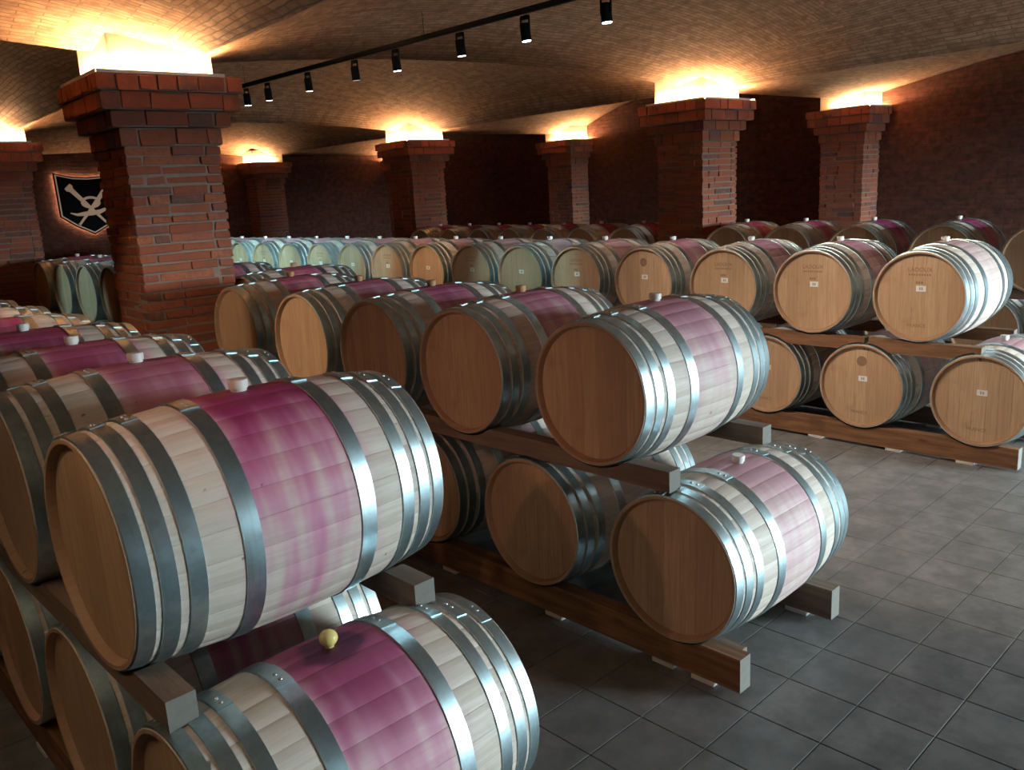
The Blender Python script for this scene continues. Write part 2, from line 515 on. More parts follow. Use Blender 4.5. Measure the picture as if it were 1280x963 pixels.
# ------------------------------------------------------------------ brick columns
CAPS = [(2.826, 2.936, 0.515, 0.145), (2.702, 2.822, 0.495, 0.27), (2.590, 2.698, 0.430, 0.26), (2.462, 2.586, 0.372, 0.28)]
def brick_list():
    # (lo, hi, side, z) boxes of one column in its own frame
    out = []
    def course(z0, z1, hw, ln, dep, joint, prot, rowk):
        for s in range(4):
            pos, end = -hw, hw - dep - joint
            first = True
            while end - pos > 0.03:
                l = ln * random.uniform(0.78, 1.22) if ln > .2 else ln * random.uniform(.85, 1.15)
                if first and rowk % 2: l *= 0.5
                first = False
                if end - pos - l < ln * 0.35: l = end - pos
                p = random.uniform(-prot, prot)
                x0_, x1_ = pos, pos + l - joint
                if rowk % 2: x0_, x1_ = -x1_, -x0_
                za = z0 + random.uniform(-.003, .004); zb = z1 + random.uniform(-.004, .003)
                out.append(((x0_, -hw - p, za), (x1_, -hw + dep, zb), s, z0))
                pos += l
    for k, (z0, z1, hw, ln) in enumerate(CAPS):
        course(z0 + .004, z1 - .004, hw, ln, 0.12, 0.008, 0.004, k)
    z, k = 2.455, 0
    while z > 0.07:
        h = random.uniform(0.054, 0.061)
        course(z - h, z, 0.35, 0.30, 0.11, 0.009, 0.010, k)
        z -= 0.070; k += 1
    return out
BIG = 9.0
def column(name, label, a, b, near=False, cx=BIG, cy=BIG, ny=-BIG):
    # cx, cy, ny: where a wall face cuts a pilaster off, in its own frame
    def cut(lo, hi):
        lo, hi = list(lo), list(hi)
        hi[0] = min(hi[0], cx); hi[1] = min(hi[1], cy); lo[1] = max(lo[1], ny)
        return (lo, hi) if hi[0] - lo[0] > .01 and hi[1] - lo[1] > .01 else None
    c = thing(name, label, 'column', bw(a, b), rz=-ANG)
    bm = bmesh.new()
    add_box(bm, *cut((-.338, -.338, 0), (.338, .338, 2.46)))
    for (z0, z1, hw, ln) in CAPS: add_box(bm, *cut((-hw + .012, -hw + .012, z0), (hw - .012, hw - .012, z1)))
    link('mortar_core', mesh_of('core', bm), M_MORTAR, c)
    bm = bmesh.new()
    add_box(bm, *cut((-.365, -.365, 2.936), (.365, .365, 3.36 if cx == BIG and cy == BIG and ny == -BIG else 3.22))); bevel_all(bm, .006)
    link('impost_block', mesh_of('impost_block', bm), M_IMPOST, c)
    joined = bmesh.new()
    for lo, hi, s, z in brick_list():
        R = Matrix.Rotation(s * PI / 2, 4, 'Z')
        if near and z > 1.12 and s in (0, 1, 2, 3):
            b_ = bmesh.new()
            ctr = Vector([(p + q_) / 2 for p, q_ in zip(lo, hi)])
            hs = Vector([(q_ - p) / 2 for p, q_ in zip(lo, hi)])
            add_box(b_, -hs, hs, None, 0.0055); bevel_all(b_, .005); recalc(b_)
            link('brick', mesh_of('brick', b_), M_BRICK, c, R @ ctr, (0, 0, s * PI / 2))
        else:
            pa, pb = R @ Vector(lo), R @ Vector(hi)
            cc = cut([min(i_, j_) for i_, j_ in zip(pa, pb)], [max(i_, j_) for i_, j_ in zip(pa, pb)])
            if cc: add_box(joined, cc[0], cc[1], None, 0.0035 if min(cx, cy, -ny) == BIG else 0.0)
    recalc(joined)
    tag(link('brick_courses', mesh_of('brick_courses', joined), M_BRICK, c), kind='stuff')
    return c
def uplight(label, a, b, cx=BIG, cy=BIG, ny=-BIG):
    u = thing('column_uplight', label, 'light', bw(a, b, 2.936), 'warm strip lights on top of the column caps', rz=-ANG)
    for s in range(4):
        bm = bmesh.new()
        lim = .39 if min(cx, cy, -ny) == BIG else .15
        add_box(bm, (-.39 if s in (0, 1) else -lim, -.012, 0.0), (lim if s in (0, 1) else .39, .012, .018)); bevel_all(bm, .004)
        R = Matrix.Rotation(s * PI / 2, 4, 'Z')
        e_ = R @ Vector((0, -.405, 0))
        if e_.x > .1 and a not in (6.67,) or e_.y > .1: bm.free(); continue
        if e_.x > .1 and b > 1: bm.free(); continue
        if e_.x > cx or e_.y > cy or e_.y < ny: bm.free(); continue
        link('led_strip', mesh_of('led_strip', bm), M_LED, u, R @ Vector((0, -.405, 0)), (0, 0, s * PI / 2))
        bm = bmesh.new()
        add_box(bm, (-.50 if s in (0, 1) else -lim, -.008, 0.0), (lim if s in (0, 1) else .50, 0, .021))
        link('led_light_lip', mesh_of('led_light_lip', bm), M_SHIM, u, R @ Vector((0, -.503, 0)), (0, 0, s * PI / 2))  # lip added at the cap edge to keep the strip's light upward
    return u
cols = [(0, 0, True, 'big rustic red brick column with stepped cap beside the purple stained stack', 'big rustic column', {}),
        (6.67, 0, False, 'red brick column with stepped cap rising behind the long labelled barrel row', 'column behind the long barrel row', {}),
        (6.67, 6.2, False, 'shadowed brick column with stepped cap and white lit top, deep in the hall', 'shadowed column deep in the hall', {}),
        (0, 6.2, False, 'brick column next to the lit shield, behind the big rustic column', 'column next to the lit shield', {}),
        (10.58, 0, False, 'brick pilaster joined to the dark brick wall where the vault arch starts', 'wall pilaster at the vault arch', dict(cx=.14)),
        (10.58, 6.2, False, 'dark brick pilaster on the far wall behind the shadowed barrels', 'wall pilaster behind the shadowed barrels', dict(cx=.14)),
        (6.67, 12.55, False, 'dark brick pilaster on the end wall under a small glowing light', 'pilaster on the end wall', dict(cy=.2)),
        (10.58, 12.55, False, 'brick pilaster in the far corner, half hidden behind a column', 'pilaster in the far corner', dict(cx=.14, cy=.2)),
        (-6.67, 0, False, 'added unseen brick column standing alone on the side away from the long barrel row', 'added unseen column away from the barrels', {}),  # unseen columns and pilasters from here on, added for their light on the heads
        (-6.67, 6.2, False, 'added unseen brick column standing alone farther back on the side away from the barrels', 'added unseen rear column away from the barrels', {}),
        (-6.67, -12.5, False, 'added unseen brick pilaster on the window wall, far side from the glazing', 'added window wall pilaster far from the glazing', dict(ny=-.2)),
        (0, -12.5, False, 'added unseen brick pilaster on the window wall nearer the glazing', 'added window wall pilaster near the glazing', dict(ny=-.2))]
for a, b, near, lab, short, cuts in cols:
    column('brick_pilaster' if 'pilaster' in lab else 'brick_column', lab, a, b, near, **cuts)
    uplight('warm glowing strip light on top of the ' + short, a, b, **cuts)

# ------------------------------------------------------------------ barrels
L, RB, RE = 0.95, 0.3455, 0.3105
HL = L / 2
NS = 28
def rad(s): return RB - (RB - RE) * (abs(s) / HL) ** 2.0
def stave_geo(bm, a_mid, half, nprof=14):
    # one stave, with its two thin long edges, the end faces and the inside of the chime
    e = 0.0018 / RB
    angs = [(-half + e * .12, -0.0007), (-half + e, 0.0), (0, 0.0002), (half - e, 0.0), (half - e * .12, -0.0007)]
    rows = []
    for k in range(nprof + 1):
        s = -HL + L * k / nprof
        rows.append([(s, rad(s) + dr, a_mid + da) for da, dr in angs])
    full = []
    first = [(-HL + .034, RE - .023, a_mid + da) for da, dr in angs]
    f2 = [(-HL + .008, RE - .017, a_mid + da) for da, dr in angs]
    f3 = [(-HL, RE - .012, a_mid + da) for da, dr in angs]
    full = [first, f2, f3] + rows + [[(-s, r, a) for s, r, a in f] for f in (f3, f2, first)]
    V = [[bm.verts.new((s, r * math.sin(a), r * math.cos(a))) for s, r, a in row] for row in full]
    for A, B in zip(V, V[1:]):
        for i in range(len(A) - 1):
            f = bm.faces.new((A[i], B[i], B[i + 1], A[i + 1])); f.smooth = True
    # long edges go inward so that joints are dark recesses
    for col, sg in ((0, 1), (len(angs) - 1, -1)):
        prev = None
        for k, row in enumerate(full):
            s, r, a = row[col]
            ri = r + .006 if k < 3 or k >= len(full) - 3 else r - .008
            v = bm.verts.new((s, ri * math.sin(a), ri * math.cos(a)))
            if prev is not None:
                f = bm.faces.new((prev, v, V[k][col], V[k - 1][col]) if sg > 0 else (V[k - 1][col], V[k][col], v, prev))
            prev = v
bm = bmesh.new()
for i in range(NS): stave_geo(bm, 2 * PI * (i + .5) / NS, PI / NS)
recalc(bm)
ME_BODY = mesh_of('body', bm); ME_BODY.set_sharp_from_angle(angle=math.radians(28)); ME_BODY.materials.append(M_STAVE)
bm = bmesh.new(); stave_geo(bm, 0, PI / NS); recalc(bm)
ME_STAVE = mesh_of('stave', bm); ME_STAVE.set_sharp_from_angle(angle=math.radians(28)); ME_STAVE.materials.append(M_STAVE)

HOOPS = [(0.004, 0.047), (0.062, 0.105), (0.128, 0.173), (0.272, 0.325)]
def hoop_mesh(s0, s1, lap):
    bm = bmesh.new()
    t = 0.0028
    pr = []
    nn = 3
    for k in range(nn + 1):
        s = -HL + s0 + (s1 - s0) * k / nn
        pr.append((rad(s) + t + .0012, s))
    prof = [(pr[0][0] - .004, pr[0][1])] + [(pr[0][0], pr[0][1] + .0012)] + pr[1:-1] + [(pr[-1][0], pr[-1][1] - .0012), (pr[-1][0] - .004, pr[-1][1])]
    lathe(bm, prof, 64, 'x')
    # overlapping riveted end
    n, A0 = 5, lap
    g = []
    for k in range(n + 1):
        a = A0 + 0.30 * k / n
        row = []
        for r, s in prof:
            row.append(bm.verts.new((s, (r + t) * math.sin(a), (r + t) * math.cos(a))))
        g.append(row)
    for A, B in zip(g, g[1:]):
        for i in range(len(A) - 1): bm.faces.new((A[i], A[i + 1], B[i + 1], B[i]))
    for row, a in ((g[0], A0), (g[-1], A0 + .30)):
        low = [bm.verts.new((s, (r - .001) * math.sin(a), (r - .001) * math.cos(a))) for r, s in prof]
        for i in range(len(row) - 1): bm.faces.new((row[i], row[i + 1], low[i + 1], low[i]))
    recalc(bm)
    me = smooth(mesh_of('hoop', bm), 35)
    me.materials.append(M_HOOP)
    return me
LAPS = [0.18, 0.02, -0.10, -0.2]
ME_HOOPS = [hoop_mesh(s0, s1, lp) for (s0, s1), lp in zip(HOOPS, LAPS)]
bm = bmesh.new()
rg = lathe(bm, [(.0068, -.001), (.0062, .002), (.0035, .0042)], 8, 'z'); cap_ring(bm, rg[-1])
ME_RIVET = smooth(mesh_of('rivet', bm)); ME_RIVET.materials.append(M_RIVET)

# heads
RHD = RE - 0.0215
bm = bmesh.new()
rg = lathe(bm, [(RHD, .010), (RHD, -.002)], 48, 'x'); cap_ring(bm, rg[0]); cap_ring(bm, rg[1]); recalc(bm)
ME_DISC = mesh_of('head', bm); ME_DISC.materials.append(M_HEAD)
BW = [-RHD, -.195, -.115, -.04, .045, .125, .2, RHD]
ME_BOARDS = []
for y0, y1 in zip(BW, BW[1:]):
    bm = bmesh.new()
    n = 7
    yy = [y0 + .0002 + (y1 - y0 - .0004) * k / n for k in range(n + 1)]
    yy = [max(-RHD + .002, min(RHD - .002, y)) for y in yy]
    top = [(y, math.sqrt(max(1e-6, RHD ** 2 - y * y))) for y in yy]
    loop = top + [(y, -z) for y, z in top[::-1]]
    cy = (y0 + y1) / 2
    A = [bm.verts.new((-.0015, y, z)) for y, z in loop]
    B = [bm.verts.new((-.009, y, z)) for y, z in loop]
    Cc = [bm.verts.new((-.0098, cy + (y - cy) * .992, z * .998)) for y, z in loop]
    k = len(loop)
    for P_, Q in ((A, B), (B, Cc)):
        for i in range(k): bm.faces.new((P_[i], P_[(i + 1) % k], Q[(i + 1) % k], Q[i]))
    bm.faces.new(Cc)
    recalc(bm)
    me = mesh_of('head_board', bm); me.materials.append(M_HEAD); ME_BOARDS.append(me)

# bungs
bm = bmesh.new()
rg = lathe(bm, [(.021, -.012), (.024, .008), (.0275, .009), (.0285, .030), (.026, .034), (.012, .0345)], 20, 'z'); cap_ring(bm, rg[-1])
ME_BUNG = smooth(mesh_of('bung', bm), 40)
ME_BUNG.materials.append(M_BUNG_W)
ME_BUNG_B = ME_BUNG.copy(); ME_BUNG_B.materials[0] = M_BUNG_B
bm = bmesh.new()
pr = [(.012, -.01), (.014, .004)] + [(.0265 * math.sin(a), .026 - .024 * math.cos(a)) for a in [PI * k / 10 for k in range(2, 11)]]
pr[-1] = (.001, pr[-1][1])
lathe(bm, pr, 20, 'z')
ME_BUNG_Y = smooth(mesh_of('bung_ball', bm)); ME_BUNG_Y.materials.append(M_BUNG_Y)

def text_mesh(txt, size, mat):
    cu = bpy.data.curves.new('lettering', 'FONT')
    cu.body = txt; cu.size = size; cu.align_x = 'CENTER'; cu.extrude = 0.0004
    o = bpy.data.objects.new('lettering', cu)
    COL.objects.link(o)
    dg = bpy.context.evaluated_depsgraph_get()
    me = bpy.data.meshes.new_from_object(o.evaluated_get(dg))
    bpy.data.objects.remove(o)
    me.materials.clear(); me.materials.append(mat)
    return me
ME_T1 = text_mesh('LADOUX', 0.040, M_INK)
ME_T2 = text_mesh('FRANCE', 0.034, M_INK)
bm = bmesh.new()
for k in range(9): add_box(bm, (-.075 + k * .0172, -.006, 0), (-.075 + k * .0172 + .010, .006, .0006))
for k in range(3): add_box(bm, (-.024 + k * .017, -.062, 0), (-.024 + k * .017 + .012, -.046, .0006))
ME_T3 = mesh_of('small_print', bm); ME_T3.materials.append(M_INK)
bm = bmesh.new(); add_box(bm, (-.033, -.020, 0), (.033, .020, .0008)); ME_STICK = mesh_of('sticker', bm); ME_STICK.materials.append(M_PAPER)
bm = bmesh.new(); add_box(bm, (-.012, -.010, .0008), (-.003, .010, .0012)); add_box(bm, (.002, -.010, .0008), (.012, .010, .0012)); ME_STICKP = mesh_of('sticker_print', bm); ME_STICKP.materials.append(M_INK_GREY)
bm = bmesh.new(); rg = lathe(bm, [(.038, 0), (.038, .0006)], 20, 'z'); cap_ring(bm, rg[-1]); ME_STAMP = mesh_of('round_stamp', bm); ME_STAMP.materials.append(M_INK)
# print lies on the -X head: text x -> -Y, text y -> Z, text z -> -X
TR = Matrix(((0, 0, -1), (-1, 0, 0), (0, 1, 0))).to_euler()

BN = [0]
def barrel(label, group, x0, y, zc, stain, near=False, bung='w', roll=0.0, yaw=0.0, wet=0.0, boards=True, prints=None, dx=0.0):
    BN[0] += 1
    seed = (BN[0] * 7.31) % 23.0
    b = thing('wine_barrel', label, 'barrel', (x0 + HL + dx, y, zc - RB), group, rz=yaw)
    c = Vector((0, 0, RB))
    def props(o, turn):
        o['turn'] = float(turn); o['seed'] = float(seed); o['stain'] = float(stain); o['wet'] = float(wet)
    if near:
        for i in range(NS):
            a = 2 * PI * (i + .5) / NS
            o = link('stave', ME_STAVE, None, b, c, (roll - a, 0, 0))
            props(o, -a)
    else:
        o = link('body', ME_BODY, None, b, c, (roll, 0, 0)); props(o, 0.0)
    for k, me in enumerate(ME_HOOPS):
        for side in (0, 1):
            h = link('hoop', me, None, b, c, (roll, 0, 0) if side == 0 else (-roll, 0, PI))
            if near:
                s0, s1 = HOOPS[k]
                s = -HL + (s0 + s1) / 2
                for da in (0.07, 0.15, ):
                    a = LAPS[k] + da
                    r = rad(s) + .0068
                    link('rivet', ME_RIVET, None, h, (s, r * math.sin(a), r * math.cos(a)), (-a, 0, 0))
    hd = link('head', ME_DISC, None, b, c + Vector((-HL + .034, 0, 0)), (roll * .3, 0, 0))
    if boards:
        for me in ME_BOARDS: link('head_board', me, None, hd)
    link('head', ME_DISC, None, b, c + Vector((HL - .034, 0, 0)), (0, 0, PI))
    if prints:
        xo = -.0104
        if 'name' in prints:
            link('head_lettering', ME_T1, None, hd, (xo, 0, .172), TR)
            link('head_print', ME_T3, None, hd, (xo, 0, .150), TR)
        if 'low' in prints: link('head_lettering', ME_T2, None, hd, (xo, .01, -.215), TR)
        if 'stamp' in prints: link('head_stamp', ME_STAMP, None, hd, (xo, 0, .185), TR)
        if 'tag' in prints:
            link('paper_sticker', ME_STICK, None, hd, (xo, -.012, .055), TR)
            link('sticker_print', ME_STICKP, None, hd, (xo, -.012, .055), TR)
    me = {'w': ME_BUNG, 'b': ME_BUNG_B, 'y': ME_BUNG_Y}[bung]
    r = RB - .001
    link('bung', me, None, b, c + Vector((0, r * math.sin(-roll), r * math.cos(roll))), (roll, 0, 0))
    return b

ZU, ZL = 1.144, 0.461
ORD = ['first', 'second', 'third', 'fourth', 'fifth', 'sixth', 'seventh', 'eighth', 'ninth', 'tenth', 'eleventh', 'twelfth', 'thirteenth', 'fourteenth', 'fifteenth', 'sixteenth', 'seventeenth', 'eighteenth']
rj = lambda k: random.uniform(-k, k)
XA, XB, XC, XD, XB2 = 0.5946, 2.6416, 6.0468, 8.80, 3.08
YA = [2.285, 3.065, 3.770, 4.474, 5.18, 5.885, 6.59, 7.295, 8.0]
YAL = [1.914, 2.68, 3.42, 4.125, 4.83, 5.535, 6.24, 6.945, 7.65]
YB = [2.340, 3.191, 3.943, 4.714, 5.597]
YBL = [1.929, 2.743, 3.56, 4.33, 5.15]
YC = [2.293, 3.075, 3.855, 4.662, 5.467, 6.23, 6.98, 7.751, 8.536, 9.286, 10.052, 10.834, 11.609, 12.348, 13.10, 13.87, 14.64]
YCL = [1.866, 2.671, 3.46, 4.26, 5.06, 5.85, 6.6, 7.36, 8.14, 8.91, 9.67, 10.44, 11.22, 11.98, 12.72, 13.48, 14.25]
YD = [2.30, 3.15, 4.02, 4.80, 5.56, 7.10, 7.85, 8.55, 9.25, 9.95, 10.65, 11.40]
YDL = [1.88, 2.72, 3.58, 4.40, 5.18, 7.47, 8.2, 8.9, 9.6, 10.3, 11.02]
YB2 = [7.70, 8.50, 9.28, 10.05, 10.88, 11.70]
YB2L = [8.1, 8.89, 9.66, 10.46, 11.29]

for i, y in enumerate(YA):
    n = ORD[i]
    lab = ['deep magenta stained oak barrel with white bung, upper end barrel of the most stained stack',
           'magenta stained oak barrel directly behind the upper end barrel of the most stained stack'][i] if i < 2 else \
          '%s upper barrel from the aisle end of the most purple stained stack' % n
    barrel(lab, 'upper barrels of the purple stained stack', XA, y, ZU, [1.0, .72, .85, 1.0, 1.0, .8, .9, .7, .8][i], i < 3, 'w', rj(.03), rj(.012))
for i, y in enumerate(YAL):
    lab = 'purple splashed oak barrel with round yellow stopper, lower end barrel of the most stained stack' if i == 0 else \
          '%s lower barrel from the aisle end of the most purple stained stack' % ORD[i]
    barrel(lab, 'lower barrels of the purple stained stack', XA, y, ZL, [.85, .9, .6, .6, .6, .6, .6, .6, .6][i], i < 2, 'y' if i == 0 else 'w', .02 if i else -.05, rj(.012), wet=1.0 if i == 0 else 0)
for i, y in enumerate(YB):
    lab = 'pink tinged oak barrel with shining hoops, upper end barrel of the middle stack' if i == 0 else \
          '%s upper barrel from the aisle end of the middle stack, with brown bung' % ORD[i]
    if i == 3: lab = 'fourth upper barrel from the aisle end of the middle stack, its head lit yellow'
    barrel(lab, 'upper barrels of the middle stack', XB, y, ZU, [.52, .65, .8, .7, .75][i], i < 2, 'w' if i == 0 else 'b', rj(.03), rj(.012))
barrel('upper barrel squeezed between the big brick column and the middle stack', 'upper barrels of the middle stack', 3.13, 6.40, ZU, .75, False, 'b')
barrel('lower barrel squeezed between the big brick column and the middle stack', 'lower barrels of the middle stack', 3.13, 6.06, ZL, .4, False, 'b')
for i, y in enumerate(YBL):
    lab = 'pale pink oak barrel with bright hoops, lower end barrel of the middle stack' if i == 0 else \
          '%s lower barrel from the aisle end of the middle stack' % ORD[i]
    barrel(lab, 'lower barrels of the middle stack', XB, y, ZL, [.40, .2, .3, .3, .3][i], i < 2, 'w', [.08, 0, 0, 0, 0][i], rj(.012))
for i, y in enumerate(YB2):
    barrel('%s upper barrel beyond the big brick column, in the short stack under the lit shield' % ORD[i], 'upper barrels beyond the big column', XB2, y, ZU, .7, False, 'w')
for i, y in enumerate(YB2L):
    barrel('%s lower barrel beyond the big brick column, in the short stack under the lit shield' % ORD[i], 'lower barrels beyond the big column', XB2, y, ZL, .4, False, 'w', boards=False)
for i, y in enumerate(YC):
    pr = {0: ('name', 'low', 'tag'), 1: ('name', 'tag'), 2: ('name', 'tag'), 3: ('stamp', 'tag')}.get(i, ('tag',) if i % 2 else ('name', 'tag'))
    barrel('%s upper barrel from the aisle end of the long row with printed sticker heads' % ORD[i], 'upper barrels of the long labelled row', XC, y, ZU, [.22, .5, .6, .6, .4, .3, .3, .35, .4, .4, .4, .4, .4, .4, .4, .4, .4][i], False, 'w', rj(.03), rj(.012), prints=pr)
for i, y in enumerate(YCL):
    pr = {0: ('low', 'tag'), 1: ('stamp', 'low', 'tag'), 2: ('low', 'tag')}.get(i)
    barrel('%s lower barrel from the aisle end of the long row with printed sticker heads' % ORD[i], 'lower barrels of the long labelled row', XC, y, ZL, .35, False, 'w', rj(.03), rj(.012), prints=pr, boards=i < 4)
for i, y in enumerate(YD):
    barrel('%s upper barrel from the aisle end of the shadowed row between the brick columns' % ORD[i], 'upper barrels of the shadowed row', XD, y, ZU, 1.0, False, 'w', rj(.03), rj(.012), boards=i < 5)
for i, y in enumerate(YDL):
    barrel('%s lower barrel from the aisle end of the shadowed row between the brick columns' % ORD[i], 'lower barrels of the shadowed row', XD, y, ZL, .4, False, 'w', boards=False)

# ------------------------------------------------------------------ beams with scooped seats for the barrels
def beam(name, label, group, x, wid, y0, y1, z0, z1, tops=(), bots=(), mat=M_BEAM, x0=0.0):
    rr = max(rad(x - x0 - HL), rad(x + wid - x0 - HL)) + .0048
    def prof(zlim, seats, zc, sgn):
        pts = [(y0, zlim)]
        for yc in sorted(seats):
            h = zc - zlim if sgn > 0 else zlim - zc
            if rr <= abs(h): continue
            wd = math.sqrt(rr * rr - h * h)
            if yc + wd <= y0 + .004 or yc - wd >= y1 - .004: continue
            for k in range(9):
                yy = yc - wd + 2 * wd * k / 8
                if not (y0 + .002 < yy < y1 - .002): continue
                dz = math.sqrt(max(0, rr * rr - (yy - yc) ** 2))
                pts.append((yy, zc - dz if sgn > 0 else zc + dz))
        pts.append((y1, zlim))
        return pts
    up_ = prof(z1, tops, ZU if z0 > .5 else ZL, 1)
    dn_ = prof(z0, bots, ZL, -1)
    loop = up_ + dn_[::-1]
    ym = y0
    bm = bmesh.new()
    A = [bm.verts.new((-wid / 2, y - ym, z - z0)) for y, z in loop]
    B = [bm.verts.new((wid / 2, y - ym, z - z0)) for y, z in loop]
    bm.faces.new(A); bm.faces.new(B[::-1])
    n = len(loop)
    for i in range(n): bm.faces.new((A[i], B[i], B[(i + 1) % n], A[(i + 1) % n]))
    recalc(bm)
    bmesh.ops.triangulate(bm, faces=[f for f in bm.faces if len(f.verts) > 4])
    bm.normal_update()
    for f in bm.faces:
        if f.normal.y < -.95 and f.calc_center_median().y < .01: f.material_index = 1
    o = link(name, mesh_of(name, bm), [mat, M_END], None, (x + wid / 2, y0, z0))
    return tag(o, label, 'beam', group)
def shim(x, y, wid, ln, label, group):
    bm = bmesh.new(); add_box(bm, (-wid / 2, -ln / 2, 0), (wid / 2, ln / 2, .02)); bevel_all(bm, .002)
    tag(link('shim_plate', mesh_of('shim_plate', bm), M_SHIM, None, (x, y, 0)), label, 'shim', group)
def rack(tag_, x0, yl, yu, ends, gname, zr=(.772, .862), railsplit=None, ydark=M_BEAM_DARK, shims=()):
    y0, y1 = ends
    for fr, xx in (('front', x0 + .018), ('rear', x0 + .79)):
        beam('floor_beam', '%s floor beam under the lower barrels of %s' % (fr, tag_), gname + ' floor beams', xx, .075, y0, y1, .02, .165, tops=yl, x0=x0, mat=M_BEAM if fr == 'front' else M_BEAM_DARK)
        spl = [yl[0] + .005 if fr == 'front' else yl[0] + .035] + (railsplit or []) + [y1 - .3]
        if railsplit is None: spl = [spl[0], y1 - .3]
        for k, (ya, yb) in enumerate(zip(spl, spl[1:])):
            beam('tier_rail', '%s tier rail%s of %s' % (fr, '' if len(spl) == 2 else ', %s length from the aisle,' % ORD[k], tag_),
                 gname + ' upper rails', xx, .075, ya, yb - (.03 if k < len(spl) - 2 else 0), zr[0], zr[1], tops=yu, bots=yl, x0=x0, mat=ydark)
        for k, ys in enumerate(shims):
            shim(xx + .0375, ys, .085, .11, '%s white shim under %s beam of %s' % (ORD[k], fr, tag_), gname + ' shim plates')
rack('the most purple stained stack', XA, YAL, YA, (1.55, 8.3), 'purple stack', shims=(1.9, 2.6, 3.4, 4.2, 5.0, 6.0, 7.0, 8.1))
rack('the middle stack', XB, YBL, YB, (1.607, 5.9), 'middle stack', zr=(.785, .875), shims=(1.78, 1.98, 2.62, 3.4, 4.2, 5.0, 5.7))
rack('the long labelled row', XC, YCL, YC, (1.602, 15.0), 'long row', zr=(.728, .822), railsplit=[2.66, 4.3, 7.0, 10.0, 12.6], ydark=M_BEAM, shims=(1.93, 2.42, 3.02, 3.7, 4.5, 5.5, 7, 8.5, 10, 12, 14))
rack('the shadowed row', XD, YDL[:5], YD[:5], (1.6, 5.9), 'shadowed row', shims=(1.9, 3.1, 4.4, 5.6))
rack('the shadowed row beyond the column', XD, YDL[5:], YD[5:], (6.85, 11.8), 'shadowed far row', shims=(7.2, 9.3, 11.5))
rack('the stack under the lit shield', XB2, YB2L, YB2, (7.45, 12.1), 'shield stack', shims=(7.7, 9.8, 11.8))
for fr, xx in (('front', 3.148), ('rear', 3.92)):
    beam('floor_beam', 'short %s floor beam under the barrel pair beside the big column' % fr, None, xx, .075, 5.96 if fr == 'front' else 5.75, 6.6, .02, .165, tops=[6.06], x0=3.13)
    beam('tier_rail', 'short %s rail between the barrel pair beside the big column' % fr, None, xx, .075, 5.95, 6.7, .76, .845, tops=[6.40], bots=[6.06], x0=3.13)
# wedge that stops the lower end barrel of the middle stack
bm = bmesh.new()
A = [(0, 0), (.13, 0), (.13, .012), (.02, .045), (0, .045)]
va = [bm.verts.new((-.04, y, z)) for y, z in A]; vb = [bm.verts.new((.04, y, z)) for y, z in A]
bm.faces.new(va); bm.faces.new(vb[::-1])
for i in range(5): bm.faces.new((va[i], vb[i], vb[(i + 1) % 5], va[(i + 1) % 5]))
recalc(bm)
bm2 = bmesh.new(); add_box(bm2, (0, 0, 0), (.06, .12, .145)); bevel_all(bm2, .003)
tag(link('timber_chock', mesh_of('timber_chock', bm2), M_BEAM_DARK, None, (XB + .10, 1.66, 0.0)), 'short timber chock behind the floor beam end at the middle stack', 'wood block')

# ------------------------------------------------------------------ light track with spotlights
TRX, TRZ = 4.20, 3.14
bm = bmesh.new(); add_box(bm, (-.018, 0, -.017), (.018, 9.7, .017)); bevel_all(bm, .003)
tr = thing('light_track', 'long black light track under the brick vault', 'light track', (TRX, 2.0, TRZ))
link('track_rail', mesh_of('track_rail', bm), M_BLACK, tr)
for k, yy in enumerate((0.9, 3.2, 6.0, 8.4)):
    bm = bmesh.new(); lathe(bm, [(.002, 0), (.002, .16)], 6, 'z')
    link('hanger', mesh_of('hanger', bm), M_BLACK, tr, (0, yy, .017))
bm = bmesh.new(); rg = lathe(bm, [(.020, .05), (.032, .045), (.034, -.055), (.030, -.060), (.028, -.048)], 20, 'z'); cap_ring(bm, rg[0]); recalc(bm)
ME_CAN = smooth(mesh_of('housing', bm), 40); ME_CAN.materials.append(M_BLACK)
LENS = {}
for nm, m in (('c', M_LENS_C), ('w', M_LENS_W), ('d', M_LENS_D)):
    bm = bmesh.new(); rg = lathe(bm, [(.0285, 0), (.0285, .004)], 20, 'z'); cap_ring(bm, rg[0]); cap_ring(bm, rg[1]); recalc(bm)
    LENS[nm] = mesh_of('lens', bm); LENS[nm].materials.append(m)
bm = bmesh.new(); add_box(bm, (-.012, -.03, .07), (.012, .03, .095)); add_box(bm, (-.006, -.041, -.01), (.006, -.035, .09)); add_box(bm, (-.006, .035, -.01), (.006, .041, .09)); add_box(bm, (-.006, -.041, .082), (.006, .041, .09))
ME_YOKE = mesh_of('bracket', bm); ME_YOKE.materials.append(M_BLACK)
COLS = {'c': (0.42, 0.88, 1.0), 'w': (1.0, 0.78, 0.52), 'd': (1.0, 0.85, 0.7), 'n': (1.0, 0.88, 0.74), 'r': (1.0, 0.56, 0.44)}
SN = [0]
